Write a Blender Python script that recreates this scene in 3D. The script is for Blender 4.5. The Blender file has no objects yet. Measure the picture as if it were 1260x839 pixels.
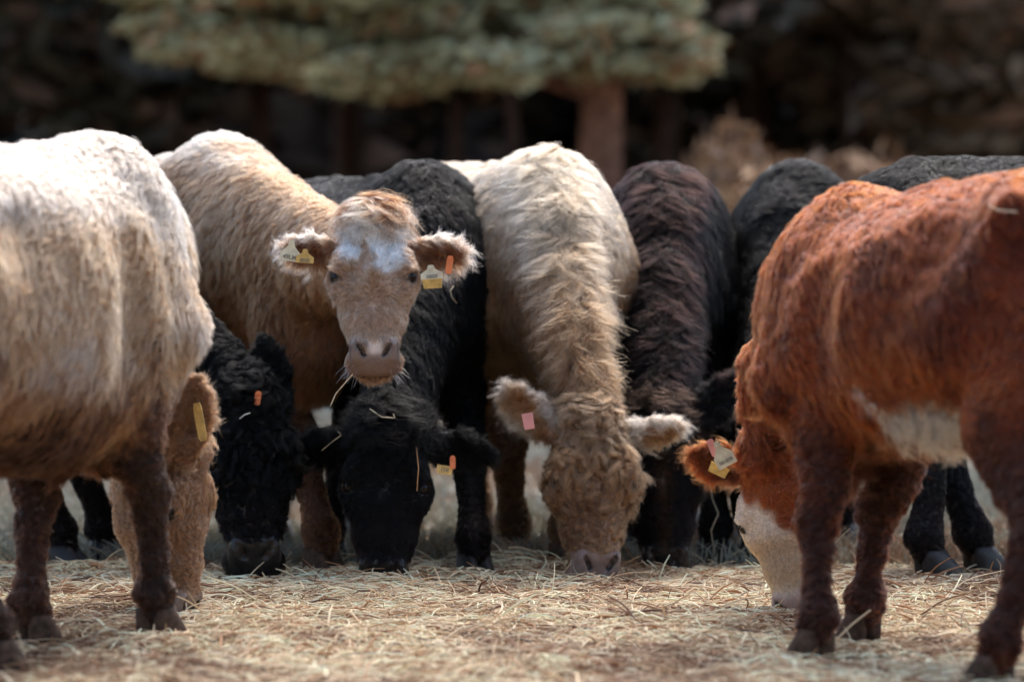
import bpy, math, random
import numpy as np
from mathutils import Vector, Matrix
from mathutils.kdtree import KDTree

FUR = 1.0          # fur density factor
STRAW = 1.0
rng = np.random.default_rng(7)
random.seed(7)
sc = bpy.context.scene
col = sc.collection

# ------------------------------------------------------------------ camera
F_PX, HOR, HC = 4725.0, 325.0, 0.9
cd = bpy.data.cameras.new('camera'); cam = bpy.data.objects.new('camera', cd); col.objects.link(cam)
cd.lens = 135; cd.sensor_width = 36; cd.shift_y = -(419.5-HOR)/1260.0
cam.location = (0, 0, HC); cam.rotation_euler = (math.radians(90), 0, 0)
cd.clip_start = 0.1; cd.clip_end = 600
cd.dof.use_dof = True; cd.dof.focus_distance = 10.2; cd.dof.aperture_fstop = 2.1
sc.camera = cam

# ------------------------------------------------------------------ light
SUN_EL, SUN_AZ = math.radians(57), math.radians(14)     # azimuth from +Y (behind the herd) towards +X
w = bpy.data.worlds.new('World'); sc.world = w; w.use_nodes = True
nt = w.node_tree; bg = nt.nodes['Background']
sky = nt.nodes.new('ShaderNodeTexSky'); sky.sky_type = 'NISHITA'; sky.sun_disc = False
sky.sun_elevation = SUN_EL; sky.sun_rotation = SUN_AZ; sky.air_density = 1.0; sky.dust_density = 3.0; sky.ozone_density = 1.0
nt.links.new(sky.outputs[0], bg.inputs[0]); bg.inputs[1].default_value = 0.15
sd = bpy.data.lights.new('sun', 'SUN'); sun = bpy.data.objects.new('sun', sd); col.objects.link(sun)
sd.energy = 1.05; sd.angle = math.radians(40); sd.color = (1.0, 0.95, 0.88)
dv = Vector((math.sin(SUN_AZ)*math.cos(SUN_EL), math.cos(SUN_AZ)*math.cos(SUN_EL), math.sin(SUN_EL)))
sun.rotation_euler = dv.to_track_quat('Z', 'Y').to_euler()
sc.view_settings.view_transform = 'Standard'; sc.view_settings.look = 'None'
sc.view_settings.gamma = 1.0; sc.view_settings.exposure = 1.26
sc.cycles.max_bounces = 8; sc.cycles.diffuse_bounces = 3; sc.cycles.glossy_bounces = 3; sc.cycles.transmission_bounces = 6
sc.cycles.use_denoising = True

# ------------------------------------------------------------------ helpers
def W(px, py, D):
    return np.array(((px-630.0)*D/F_PX, D, HC-(py-HOR)*D/F_PX))
def WX(px, D): return (px-630.0)*D/F_PX
def nrm(v):
    v = np.asarray(v, float); return v/(np.linalg.norm(v, axis=-1, keepdims=True)+1e-12)

def _h(ix, iy, iz, seed):
    n = (ix.astype(np.int64)*73856093) ^ (iy.astype(np.int64)*19349663) ^ (iz.astype(np.int64)*83492791) ^ (seed*2654435761)
    n = (n ^ (n >> 13)) * 1274126177 & 0x7fffffff
    n = (n ^ (n >> 16)) * 668265263 & 0x7fffffff
    return (n & 0xffff)/65535.0
def noise(P, s, seed=0):
    """value noise 0..1 at points P (n,3)"""
    Q = P*s + 100.0; I = np.floor(Q); f = Q-I; f = f*f*(3-2*f); I = I.astype(np.int64)
    r = 0
    for dx in (0, 1):
        for dy in (0, 1):
            for dz in (0, 1):
                wt = (f[:, 0] if dx else 1-f[:, 0])*(f[:, 1] if dy else 1-f[:, 1])*(f[:, 2] if dz else 1-f[:, 2])
                r = r+wt*_h(I[:, 0]+dx, I[:, 1]+dy, I[:, 2]+dz, seed)
    return r
def fbm(P, s, seed=0):
    return 0.55*noise(P, s, seed)+0.3*noise(P, s*2.1, seed+1)+0.15*noise(P, s*4.3, seed+2)
def sstep(a, b, x):
    t = np.clip((x-a)/(b-a), 0, 1); return t*t*(3-2*t)
def lerp(a, b, t): return a*(1-t)+b*t

def tag(o, label=None, cat=None, group=None, kind=None):
    if label: o['label'] = label
    if cat: o['category'] = cat
    if group: o['group'] = group
    if kind: o['kind'] = kind
    return o
def empty(name, loc=(0, 0, 0), rz=0):
    o = bpy.data.objects.new(name, None); col.objects.link(o); o.location = loc; o.rotation_euler = (0, 0, rz)
    o.empty_display_size = .1
    return o
def mesh_obj(name, V, Fq, mat, parent=None, smooth=True, cols=None, wet=None):
    me = bpy.data.meshes.new(name)
    V = np.asarray(V, np.float32)
    if isinstance(Fq, np.ndarray):
        k = Fq.shape[1]; nF = len(Fq)
        me.vertices.add(len(V)); me.vertices.foreach_set('co', V.ravel())
        me.loops.add(nF*k); me.loops.foreach_set('vertex_index', Fq.astype(np.int32).ravel())
        me.polygons.add(nF); me.polygons.foreach_set('loop_start', np.arange(0, nF*k, k, dtype=np.int32))
        me.update(calc_edges=True)
    else:
        me.from_pydata([tuple(map(float, v)) for v in V], [], Fq)
    if smooth: me.polygons.foreach_set('use_smooth', np.ones(len(me.polygons), bool))
    if cols is not None:
        a = me.color_attributes.new('Col', 'FLOAT_COLOR', 'POINT')
        c = np.ones((len(V), 4), np.float32); c[:, :3] = cols; c[:, 3] = 0 if wet is None else wet; a.data.foreach_set('color', c.ravel())
    me.materials.append(mat); me.update()
    o = bpy.data.objects.new(name, me); col.objects.link(o)
    if parent: o.parent = parent
    return o
def curves_obj(name, pts, rad, mat, parent=None, cols=None):
    """pts (N,K,3) strands, rad (N,K)"""
    N, K = pts.shape[:2]
    cu = bpy.data.hair_curves.new(name)
    cu.add_curves([K]*N)
    cu.attributes['position'].data.foreach_set('vector', pts.astype(np.float32).ravel())
    ra = cu.attributes.get('radius') or cu.attributes.new('radius', 'FLOAT', 'POINT')
    ra.data.foreach_set('value', rad.astype(np.float32).ravel())
    if cols is not None:
        a = cu.attributes.new('Col', 'FLOAT_COLOR', 'CURVE')
        c = np.ones((N, 4), np.float32); c[:, :3] = cols; a.data.foreach_set('color', c.ravel())
    cu.materials.append(mat)
    o = bpy.data.objects.new(name, cu); col.objects.link(o)
    if parent: o.parent = parent
    return o

# ------------------------------------------------------------------ materials
def new_mat(name):
    m = bpy.data.materials.new(name); m.use_nodes = True
    return m, m.node_tree, m.node_tree.nodes['Principled BSDF']
def attr_mat(name, rough=.7, spec=.3, bump=0.0, bscale=60, sheen=0):
    m, t, p = new_mat(name)
    a = t.nodes.new('ShaderNodeAttribute'); a.attribute_name = 'Col'
    n = t.nodes.new('ShaderNodeTexNoise'); n.inputs['Scale'].default_value = bscale; n.inputs['Detail'].default_value = 4
    co = t.nodes.new('ShaderNodeTexCoord'); t.links.new(co.outputs['Object'], n.inputs['Vector'])
    mr = t.nodes.new('ShaderNodeMapRange'); mr.inputs[3].default_value = .8; mr.inputs[4].default_value = 1.2
    t.links.new(n.outputs[0], mr.inputs[0])
    mx = t.nodes.new('ShaderNodeVectorMath'); mx.operation = 'SCALE'
    t.links.new(a.outputs['Color'], mx.inputs[0]); t.links.new(mr.outputs[0], mx.inputs['Scale'])
    t.links.new(mx.outputs[0], p.inputs['Base Color'])
    rg = t.nodes.new('ShaderNodeMapRange'); rg.inputs[3].default_value = rough; rg.inputs[4].default_value = .24; t.links.new(a.outputs['Alpha'], rg.inputs[0]); t.links.new(rg.outputs[0], p.inputs['Roughness'])
    p.inputs['Specular IOR Level'].default_value = spec
    if bump:
        b = t.nodes.new('ShaderNodeBump'); b.inputs['Strength'].default_value = bump; b.inputs['Distance'].default_value = .004
        t.links.new(n.outputs[0], b.inputs['Height']); t.links.new(b.outputs[0], p.inputs['Normal'])
    return m
def plain(name, c, rough=.6, spec=.4, scale=40, var=.25, bump=0.2):
    m, t, p = new_mat(name)
    n = t.nodes.new('ShaderNodeTexNoise'); n.inputs['Scale'].default_value = scale; n.inputs['Detail'].default_value = 5
    co = t.nodes.new('ShaderNodeTexCoord'); t.links.new(co.outputs['Object'], n.inputs['Vector'])
    r = t.nodes.new('ShaderNodeValToRGB')
    r.color_ramp.elements[0].color = (*[x*(1-var) for x in c], 1); r.color_ramp.elements[1].color = (*[min(1, x*(1+var)) for x in c], 1)
    r.color_ramp.elements[0].position = .3; r.color_ramp.elements[1].position = .7
    t.links.new(n.outputs[0], r.inputs[0]); t.links.new(r.outputs[0], p.inputs['Base Color'])
    p.inputs['Roughness'].default_value = rough; p.inputs['Specular IOR Level'].default_value = spec
    if bump:
        b = t.nodes.new('ShaderNodeBump'); b.inputs['Strength'].default_value = bump; b.inputs['Distance'].default_value = .003
        t.links.new(n.outputs[0], b.inputs['Height']); t.links.new(b.outputs[0], p.inputs['Normal'])
    return m
def fur_mat(name, tip=1.5, rough=.42, ior=1.4):
    m = bpy.data.materials.new(name); m.use_nodes = True; t = m.node_tree
    t.nodes.remove(t.nodes['Principled BSDF']); out = t.nodes['Material Output']
    h = t.nodes.new('ShaderNodeBsdfHairPrincipled'); h.model = 'CHIANG'; h.parametrization = 'COLOR'
    a = t.nodes.new('ShaderNodeAttribute'); a.attribute_name = 'Col'
    hi = t.nodes.new('ShaderNodeHairInfo')
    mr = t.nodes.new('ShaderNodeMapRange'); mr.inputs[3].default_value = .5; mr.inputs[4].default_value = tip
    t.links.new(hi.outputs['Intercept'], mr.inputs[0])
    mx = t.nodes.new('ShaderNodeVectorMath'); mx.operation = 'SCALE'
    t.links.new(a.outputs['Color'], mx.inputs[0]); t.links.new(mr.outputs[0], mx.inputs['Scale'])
    t.links.new(mx.outputs[0], h.inputs['Color'])
    h.inputs['Roughness'].default_value = rough; h.inputs['Radial Roughness'].default_value = .6
    h.inputs['IOR'].default_value = ior
    t.links.new(h.outputs[0], out.inputs['Surface'])
    return m
M = {}
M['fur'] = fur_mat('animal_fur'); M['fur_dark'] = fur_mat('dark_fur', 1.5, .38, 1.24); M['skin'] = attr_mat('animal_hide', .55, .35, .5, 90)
M['hoof'] = plain('hoof_horn', (.075, .042, .026), .8, .25, 45, .6, .8)
M['hoof_dark'] = plain('dark_hoof_horn', (.022, .017, .014), .5, .4, 45, .5, .6)
M['eye'], _t, _p = new_mat('eye_surface'); _p.inputs['Base Color'].default_value = (.008, .005, .004, 1); _p.inputs['Roughness'].default_value = .08; _p.inputs['Specular IOR Level'].default_value = .25
M['tag_yellow'] = plain('tag_plastic_yellow', (.62, .40, .12), .5, .35, 55, .3, .05)
M['tag_pale'] = plain('tag_plastic_pale', (.66, .56, .36), .5, .35, 55, .22, .05)
M['tag_orange'] = plain('tag_plastic_orange', (.75, .20, .06), .45, .4, 30, .12, .05)
M['tag_pink'] = plain('tag_plastic_pink', (.68, .27, .22), .45, .4, 30, .12, .05)
M['ink'] = plain('tag_ink', (.24, .20, .14), .6, .2, 30, .1, 0)

# ------------------------------------------------------------------ implicit body modelling
class Prim:
    def __init__(s, a, b, w0, h0, w1, h1, side, k=.05, reg='trunk', flow=(0, 0, -1), ln=.035, curl=.1, lift=.35, op=1, cap=1.0, grp=None):
        s.grp = grp; s.a = np.array(a, float); s.b = np.array(b, float); s.w0, s.h0, s.w1, s.h1 = w0, h0, w1, h1
        ab = s.b-s.a; L = np.linalg.norm(ab)
        s.dir = ab/L if L > 1e-6 else np.array((0, 0, 1.)); s.L = max(L, 1e-6)
        sd_ = np.array(side, float); sd_ = sd_-s.dir*np.dot(sd_, s.dir); s.s = nrm(sd_); s.u = np.cross(s.dir, s.s)
        s.k, s.reg, s.flow, s.ln, s.curl, s.lift, s.op, s.cap = k, reg, np.array(flow, float), ln, curl, lift, op, cap
    def dist(s, X, Y, Z):
        dx, dy, dz = X-s.a[0], Y-s.a[1], Z-s.a[2]
        al = dx*s.dir[0]+dy*s.dir[1]+dz*s.dir[2]; t = np.clip(al/s.L, 0, 1)
        c = al-t*s.L; u = dx*s.s[0]+dy*s.s[1]+dz*s.s[2]; v = dx*s.u[0]+dy*s.u[1]+dz*s.u[2]
        w_ = s.w0+(s.w1-s.w0)*t; h_ = s.h0+(s.h1-s.h0)*t; m = np.minimum(w_, h_)*s.cap
        k1 = np.sqrt((u/w_)**2+(v/h_)**2+(c/m)**2); k2 = np.sqrt((u/w_**2)**2+(v/h_**2)**2+(c/m**2)**2)
        return np.where(k2 > 1e-6, k1*(k1-1)/np.maximum(k2, 1e-6), -np.minimum(w_, h_))
    def bbox(s, m):
        r = max(s.w0, s.h0, s.w1, s.h1)+m
        return np.minimum(s.a, s.b)-r, np.maximum(s.a, s.b)+r

def surface_nets(F, o, h):
    S = F < 0; nx, ny, nz = F.shape
    cnt = np.zeros((nx-1, ny-1, nz-1), np.int8)
    for i in (0, 1):
        for j in (0, 1):
            for k in (0, 1): cnt += S[i:nx-1+i, j:ny-1+j, k:nz-1+k]
    act = (cnt > 0) & (cnt < 8); C = np.argwhere(act)
    idx = -np.ones(act.shape, np.int32); idx[act] = np.arange(len(C))
    P = np.zeros((len(C), 3)); n = np.zeros(len(C))
    cor = [(i, j, k) for i in (0, 1) for j in (0, 1) for k in (0, 1)]
    for a in cor:
        for ax in range(3):
            if a[ax] == 1: continue
            b = list(a); b[ax] = 1
            f0 = F[C[:, 0]+a[0], C[:, 1]+a[1], C[:, 2]+a[2]]; f1 = F[C[:, 0]+b[0], C[:, 1]+b[1], C[:, 2]+b[2]]
            m = (f0 < 0) != (f1 < 0); t = np.where(m, f0/(f0-f1+1e-12), 0)
            q = np.array(a, float)[None]+np.zeros((len(C), 3)); q[:, ax] += t
            P += q*m[:, None]; n += m
    P = (C+P/n[:, None])*h+o
    faces = []
    for ax in range(3):
        b, c = (ax+1) % 3, (ax+2) % 3
        sl0 = [slice(None)]*3; sl1 = [slice(None)]*3; sl0[ax] = slice(0, -1); sl1[ax] = slice(1, None)
        ch = S[tuple(sl0)] != S[tuple(sl1)]; E = np.argwhere(ch)
        E = E[(E[:, b] > 0) & (E[:, c] > 0) & (E[:, b] < F.shape[b]-1) & (E[:, c] < F.shape[c]-1)]
        def g(db, dc):
            q = E.copy(); q[:, b] += db; q[:, c] += dc; return idx[q[:, 0], q[:, 1], q[:, 2]]
        q = np.stack([g(-1, -1), g(0, -1), g(0, 0), g(-1, 0)], 1)
        ins = S[E[:, 0], E[:, 1], E[:, 2]]; q[~ins] = q[~ins][:, ::-1]
        faces.append(q)
    return P, np.concatenate(faces)

def build_sdf(prims, h):
    lo = np.min([p.bbox(.03)[0] for p in prims if p.op > 0], 0); hi = np.max([p.bbox(.03)[1] for p in prims if p.op > 0], 0)
    N = np.ceil((hi-lo)/h).astype(int)+1
    F = np.full(N, .25, np.float32)
    ax = [lo[i]+h*np.arange(N[i]) for i in range(3)]
    units = []
    for p in prims:
        if p.grp is not None and units and units[-1][0].grp == p.grp: units[-1].append(p)
        else: units.append([p])
    for un in units:
        p = un[0]; m_ = p.k+.03 if p.op > 0 else .02
        a = np.min([q.bbox(m_)[0] for q in un], 0); b = np.max([q.bbox(m_)[1] for q in un], 0)
        i0 = np.clip(np.floor((a-lo)/h).astype(int), 0, N-1); i1 = np.clip(np.ceil((b-lo)/h).astype(int)+1, 1, N)
        sl = tuple(slice(i0[i], i1[i]) for i in range(3))
        X, Y, Z = np.meshgrid(*[ax[i][sl[i]] for i in range(3)], indexing='ij')
        d = p.dist(X, Y, Z); f = F[sl]
        for q in un[1:]:
            e = q.dist(X, Y, Z); hh = np.clip(.5+.5*(d-e)/.008, 0, 1); d = d*(1-hh)+e*hh-.008*hh*(1-hh)
        if p.op > 0:
            hh = np.clip(.5+.5*(f-d)/p.k, 0, 1); F[sl] = f*(1-hh)+d*hh-p.k*hh*(1-hh)
        else:
            d = -d; hh = np.clip(.5-.5*(f-d)/p.k, 0, 1); F[sl] = f*(1-hh)+d*hh+p.k*hh*(1-hh)
    return surface_nets(F, lo, h)

def vnormals(V, Q):
    a = V[Q[:, 2]]-V[Q[:, 0]]; b = V[Q[:, 3]]-V[Q[:, 1]]; fn = np.cross(a, b)
    N = np.zeros_like(V)
    for k in range(4): np.add.at(N, Q[:, k], fn)
    return nrm(N)

# ------------------------------------------------------------------ fur
def grow_fur(name, V, Q, N, A, parent, Mw, fmat, dens, K=6, seed=1, clump=.75, gsp=.013, rad=.0008, waves=5.0):
    """A: per vertex dict of flow(3), len, curl, lift, col(3), mask ; Mw: local->world 4x4 (numpy)"""
    r = np.random.default_rng(seed)
    T = np.concatenate([Q[:, [0, 1, 2]], Q[:, [0, 2, 3]]])
    a, b, c = V[T[:, 0]], V[T[:, 1]], V[T[:, 2]]
    area = .5*np.linalg.norm(np.cross(b-a, c-a), axis=1)
    cen = (a+b+c)/3; cw = cen@Mw[:3, :3].T+Mw[:3, 3]; nw = nrm(np.cross(b-a, c-a))@Mw[:3, :3].T
    tc = nrm(np.array((0, 0, HC))-cw); vd = (nw*tc).sum(1)
    px = 630+cw[:, 0]/cw[:, 1]*F_PX; py = HOR-(cw[:, 2]-HC)/cw[:, 1]*F_PX
    fac = np.where(vd > -.3, 1.0, .18)*np.where((px > -90) & (px < 1350) & (py < 900), 1, .12)
    fac *= A['mask'][T].mean(1)*A['dens'][T].mean(1)
    pw = area*fac; n = int(pw.sum()*dens*FUR)
    if n < 10: return None
    ti = r.choice(len(T), n, p=pw/pw.sum())
    u = r.random(n); v = r.random(n); s_ = u+v > 1; u[s_] = 1-u[s_]; v[s_] = 1-v[s_]; w_ = 1-u-v
    def itp(X):
        X = X[T[ti]]
        return (X*np.stack([w_, u, v], 1)[:, :, None]).sum(1) if X.ndim == 3 else (X*np.stack([w_, u, v], 1)).sum(1)
    R = itp(V); Nn = nrm(itp(N)); Fl = itp(A['flow']); Ln = itp(A['len'])*np.clip(r.normal(1, .18, n), .5, 1.5)
    Cu = itp(A['curl']); Li = itp(A['lift']); Co = itp(A['col']); Wd = itp(A['wid'])
    Fl = nrm(Fl-Nn*(Fl*Nn).sum(1)[:, None])
    # guides
    eff = pw.sum(); ng = max(20, int(eff/gsp**2)); gi = r.choice(n, min(ng, n), replace=False)
    kd = KDTree(len(gi))
    for k, i in enumerate(gi): kd.insert(R[i], k)
    kd.balance()
    g = np.array([kd.find(p)[1] for p in R])
    bigm = Cu > .24
    if bigm.sum() > 500:
        bi = np.nonzero(Cu[gi] > .2)[0]; bi = bi[::3]; kb = KDTree(len(bi))
        for k, i in enumerate(bi): kb.insert(R[gi[i]], int(i))
        kb.balance()
        for q_ in np.nonzero(bigm)[0]: g[q_] = kb.find(R[q_])[1]
    G = gi[g]
    # direction jitter: low frequency + per guide
    jit = .9*(np.stack([noise(R, 4.5, seed+3), noise(R, 4.5, seed+4), noise(R, 4.5, seed+5)], 1)-.5)+.55*(np.stack([noise(R, 15, seed+13), noise(R, 15, seed+14), noise(R, 15, seed+15)], 1)-.5)
    gj = r.normal(0, .16, (len(gi), 3))[g]*(1+4.5*Cu)[:, None]+r.normal(0, .10, (n, 3))
    D = Fl+jit*1.0+gj; D = nrm(D-Nn*(D*Nn).sum(1)[:, None])
    ph = (r.random(len(gi))*6.28)[g]+r.normal(0, .25, n); sgn = np.where(r.random(len(gi)) < .5, -1, 1)[g]
    gfr = (.8+.4*r.random(len(gi)))[g]; gl = (.75+.5*r.random(len(gi)))[g]; Ln = Ln*gl*(.68+.64*noise(R, 6, seed+21))
    B = np.cross(D, Nn); kap = np.clip((Cu[G]*10)*(.6+.8*r.random(len(gi))[g]), .1, 5.2)
    cln = noise(R, 11, seed+31)
    P = np.zeros((n, K, 3)); down = np.array((0, 0, -1.))
    glift = np.clip(Li*(.75+.5*r.random(len(gi))[g]), .05, 1)
    for k in range(K):
        t = k/(K-1)
        kp = np.maximum(kap, .05); fa = np.sin(kp*t)/kp; fb = sgn*(1-np.cos(kp*t))/kp
        def base(r0, n0, d0, b0, l0, li):
            return r0+n0*(l0*li*(t-.5*t*t)*1.3)[:, None]+(d0*fa[:, None]+b0*fb[:, None])*(l0*(1-li*.8+li*.5*t))[:, None]+down*(l0*.20*t*t)[:, None]
        p = base(R, Nn, D, B, Ln, glift); q = base(R[G], Nn[G], D[G], B[G], Ln, glift)
        c_ = (np.clip(clump*.25+.9*Cu+.6*(cln-.4), .03, .88)*t**1.1)[:, None]
        p = p*(1-c_)+q*c_
        an = ph+waves*gfr*t*(1+Cu*1.2)
        am = (Ln*np.minimum(Cu, .22)*t)[:, None]
        p = p+B*sgn[:, None]*am*np.sin(an)[:, None]+Nn*am*(np.cos(an)*.45)[:, None]
        p = p+r.normal(0, 1, (n, 3))*(Ln*.03*t)[:, None]
        P[:, k] = p
    tt = np.linspace(0, 1, K)
    Ra = (rad*Wd*np.clip(r.normal(1, .2, n), .5, 1.6))[:, None]*(1-.78*tt**1.5)[None]
    gv = (1+(.13+.35*np.clip(Cu-.2, 0, .4))*r.normal(0, 1, len(gi))[g])*(.8+.4*noise(R, 14, seed+7)); lum = Co@np.array((.3, .55, .15)); Cs = np.clip(Co+(Co-lum[:, None])*(.10+.35*np.clip(.3-lum, 0, .3))[:, None], .002, 1.15); Cc = .80*Cs**1.4*np.clip(gv*r.normal(1, .12, n), .45, 1.7)[:, None]
    return curves_obj(name, P, Ra, fmat, parent, np.clip(Cc, .002, .92))

def vcol(c): return np.array(c, float)

# ------------------------------------------------------------------ cattle
def claws(parent, x, y, fx=1.0, s=1.0, mat=None):
    """a cloven hoof: two tapered claws"""
    V = []; Fs = []
    for sg in (-1, 1):
        n0 = len(V); rings = [(0.0, .068, .032, .014), (.014, .068, .034, .012), (.04, .058, .033, .002), (.058, .048, .031, -.006), (.078, .040, .028, -.012)]
        m = 12
        for (z, l, w_, ox) in rings:
            for i in range(m):
                a = 2*math.pi*i/m; cx = math.cos(a); pt = l*cx*(1.15 if cx > 0 else .8)
                V.append((x+(ox+pt)*s, y+(sg*(.027 - .006*max(cx, 0)*1.0)+w_*math.sin(a)*(1-.35*max(cx, 0)))*s, z*s))
        for r_ in range(len(rings)-1):
            for i in range(m): Fs.append((n0+r_*m+i, n0+r_*m+(i+1) % m, n0+(r_+1)*m+(i+1) % m, n0+(r_+1)*m+i))
        Fs.append(tuple(n0+i for i in range(m))[::-1]); Fs.append(tuple(n0+(len(rings)-1)*m+i for i in range(m)))
    return mesh_obj('hoof', V, Fs, mat or M['hoof'], parent)

def make_cow(cfg):
    s = cfg.get('s', 1.0); hs = cfg.get('hs', 1.0)
    wx, wy = cfg['wither']; hd = nrm(np.array(cfg['head_dir'] + (0,))); th = math.atan2(hd[1], hd[0])
    root = np.array((wx, wy, 0))-hd*.42*s
    R3 = np.array(((math.cos(th), -math.sin(th), 0), (math.sin(th), math.cos(th), 0), (0, 0, 1)))
    toL = lambda p: (np.asarray(p, float)-root)@R3
    dL = lambda v: np.asarray(v, float)@R3
    Mw = np.eye(4); Mw[:3, :3] = R3; Mw[:3, 3] = root
    pit = cfg.get('pitch', 0.0); wd = cfg.get('wide', 1.0); zt = cfg.get('zt', 1.0)
    P = []; Y = np.array((0, 1., 0)); L = cfg.get('len', {})
    lt, ll, ln_ = L.get('trunk', .036), L.get('leg', .016), L.get('neck', .045)
    ct, cn, ch_ = cfg.get('curl', (.045, .06, .08))
    tf = (-.75, 0, -.65)
    def tr(x, z): return np.array((x*s, 0, (z*zt-pit*(x-.42))*s))  # pitch > 0 lifts the rump
    st = [(-.76, 1.02, .09, .11), (-.68, .99, .20, .20), (-.5, .955, .28, .255), (-.25, .91, .32, .30), (.05, .885, .335, .325), (.28, .895, .295, .315), (.46, .92, .235, .30), (.60, .90, .17, .25)]
    dp = cfg.get('deep', .04); st = [(q[0], q[1]-dp/2*(1 if i > 1 else .3), q[2], q[3]+dp/2*(1 if i > 1 else .3)) for i, q in enumerate(st)]
    bk = cfg.get('brk', .03)
    if cfg.get('sheath'): P.append(Prim(tr(.32, .62), tr(.30, .44), .07*s, .09*s, .025*s, .03*s, Y, .07, 'trunk', (0, 0, -1), lt, ct, .3))
    for (a, b) in zip(st[:-1], st[1:]):
        P.append(Prim(tr(a[0], a[1]), tr(b[0], b[1]), a[2]*s*wd, a[3]*s, b[2]*s*wd, b[3]*s, Y, .05, 'trunk', tf, lt, ct, .35, grp='tr'))
    P.append(Prim(tr(.62, .78-bk*.5), tr(.52, .62-bk), .12*s, .12*s, .10*s, .09*s, Y, .08, 'trunk', (0, 0, -1), lt*1.2, ct, .35))   # brisket
    P.append(Prim(tr(.44, 1.165), tr(.1, 1.165), .04*s, .06*s, .028*s, .045*s, Y, .08, 'trunk', tf, lt, ct, .4))                # withers
    P.append(Prim(tr(.05, 1.165), tr(-.66, 1.16), .028*s, .04*s, .035*s, .04*s, Y, .07, 'trunk', tf, lt, ct, .35))
    for sg in (-1, 1):
        P.append(Prim(tr(.34, 1.12)+Y*sg*.09*s, tr(.54, .78)+Y*sg*.195*s*wd, .04*s, .09*s, .075*s, .09*s, Y, .06, 'trunk', tf, lt, ct, .35))
        P.append(Prim(tr(-.40, 1.13)+Y*sg*.19*s*wd, tr(-.47, 1.08)+Y*sg*.235*s*wd, .035*s, .035*s, .05*s, .06*s, Y, .07, 'trunk', tf, lt, ct, .35))
        P.append(Prim(tr(-.735, 1.07)+Y*sg*.105*s, tr(-.66, .9)+Y*sg*.14*s, .05*s, .05*s, .10*s, .10*s, Y, .08, 'trunk', (-.3, 0, -1), lt, ct, .35))
    for (bw, br) in cfg.get('blobs', []): P.append(Prim(toL(bw), toL(bw)+np.array((0, 0, .05)), br, br, br, br, Y, .12, 'trunk', (0, 0, -1), lt, ct, .35))
    for sg in (-1, 1):
        P.append(Prim(tr(-.20, 1.05)+Y*sg*.40*s*wd, tr(-.14, .93)+Y*sg*.43*s*wd, .13*s, .13*s, .10*s, .12*s, Y, .09, 'trunk', op=-1))
        P.append(Prim(tr(.24, .98)+Y*sg*.385*s*wd, tr(.27, .72)+Y*sg*.40*s*wd, .11*s, .10*s, .11*s, .11*s, Y, .08, 'trunk', op=-1))
        P.append(Prim(tr(-.60, 1.0)+Y*sg*.36*s*wd, tr(-.60, .93)+Y*sg*.36*s*wd, .10*s, .10*s, .10*s, .10*s, Y, .08, 'trunk', op=-1))
    # legs
    feet = cfg.get('feet', {}); hooves = []
    for key, x0, sg in (('fl', .42, 1), ('fr', .42, -1), ('hl', -.56, 1), ('hr', -.56, -1)):
        fx, fy = x0*s, sg*.155*s
        if key in feet:
            q = toL((WX(feet[key][0], feet[key][1]), feet[key][1], 0)); fx, fy = q[0], q[1]
        dx, dy = fx-x0*s, fy-sg*.155*s
        lf = (-.25, 0, -1); kw = dict(reg='leg', flow=lf, ln=ll, curl=.20, lift=.25)
        def pt(x, y, z, k): return np.array((x*s+dx*k, sg*y*s+dy*k, z*s))
        lw = cfg.get('legw', 1.0)*s
        if key[0] == 'f':
            ch = [((.44, .16, .78), .085, .12, .0), ((.40, .16, .60), .08, .095, .15), ((.40, .155, .46), .062, .07, .4), ((.435, .152, .37), .060, .064, .6), ((.425, .153, .31), .044, .047, .7), ((.42, .155, .19), .035, .040, .9), ((.415, .155, .125), .050, .054, 1.0), ((.428, .155, .078), .042, .047, 1.0)]
        else:
            ch = [((-.52, .15, .85), .13, .20, 0), ((-.42, .185, .66), .11, .15, .1), ((-.50, .175, .54), .07, .11, .3), ((-.60, .16, .44), .05, .065, .55), ((-.61, .155, .37), .046, .056, .65), ((-.585, .155, .2), .037, .042, .85), ((-.575, .155, .125), .049, .053, 1.0), ((-.562, .155, .078), .042, .047, 1.0)]
        for (a, b) in zip(ch[:-1], ch[1:]):
            P.append(Prim(pt(*a[0], a[3]), pt(*b[0], b[3]), a[1]*lw, a[2]*lw, b[1]*lw, b[2]*lw, Y, .07, grp=key, **kw))
        for q in (-1, 1):
            e = np.array(pt(*ch[-2][0], 1.0))+np.array((-.038, q*.022, -.008))*s
            P.append(Prim(e, e+np.array((-.008, 0, -.015)), .013*s, .013*s, .010*s, .010*s, Y, .015, **kw))
        hooves.append((fx+.012*s, fy))
    # tail
    tp = [(-.76, 1.10), (-.83, 1.04), (-.85, .85), (-.84, .62)]
    for (a, b) in zip(tp[:-1], tp[1:]): P.append(Prim(tr(*a), tr(*b), .032*s, .032*s, .026*s, .026*s, Y, .03, 'trunk', (0, 0, -1), .05, .1, .3))
    P.append(Prim(tr(-.84, .6), tr(-.83, .42), .035*s, .035*s, .045*s, .045*s, Y, .03, 'trunk', (0, 0, -1), .09, .15, .3))
    # head frame
    pol = toL(cfg['poll']); a_ = nrm(dL(cfg['axis'])); n_ = dL(cfg['nrm']); n_ = nrm(n_-a_*np.dot(n_, a_)); s_ = np.cross(n_, a_)
    H = lambda t, o, u=0.0: pol+(a_*t+n_*o+s_*u)*hs
    # neck
    nb0 = tr(.44, 1.0); p2 = H(*cfg.get('neckend', (.03, -.07))); mid = cfg.get('neckmid')
    mid = toL(mid) if mid is not None else (nb0+p2)/2+np.array((.10, 0, .03))*s
    nw = cfg.get('neckw', 1.0)
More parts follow.
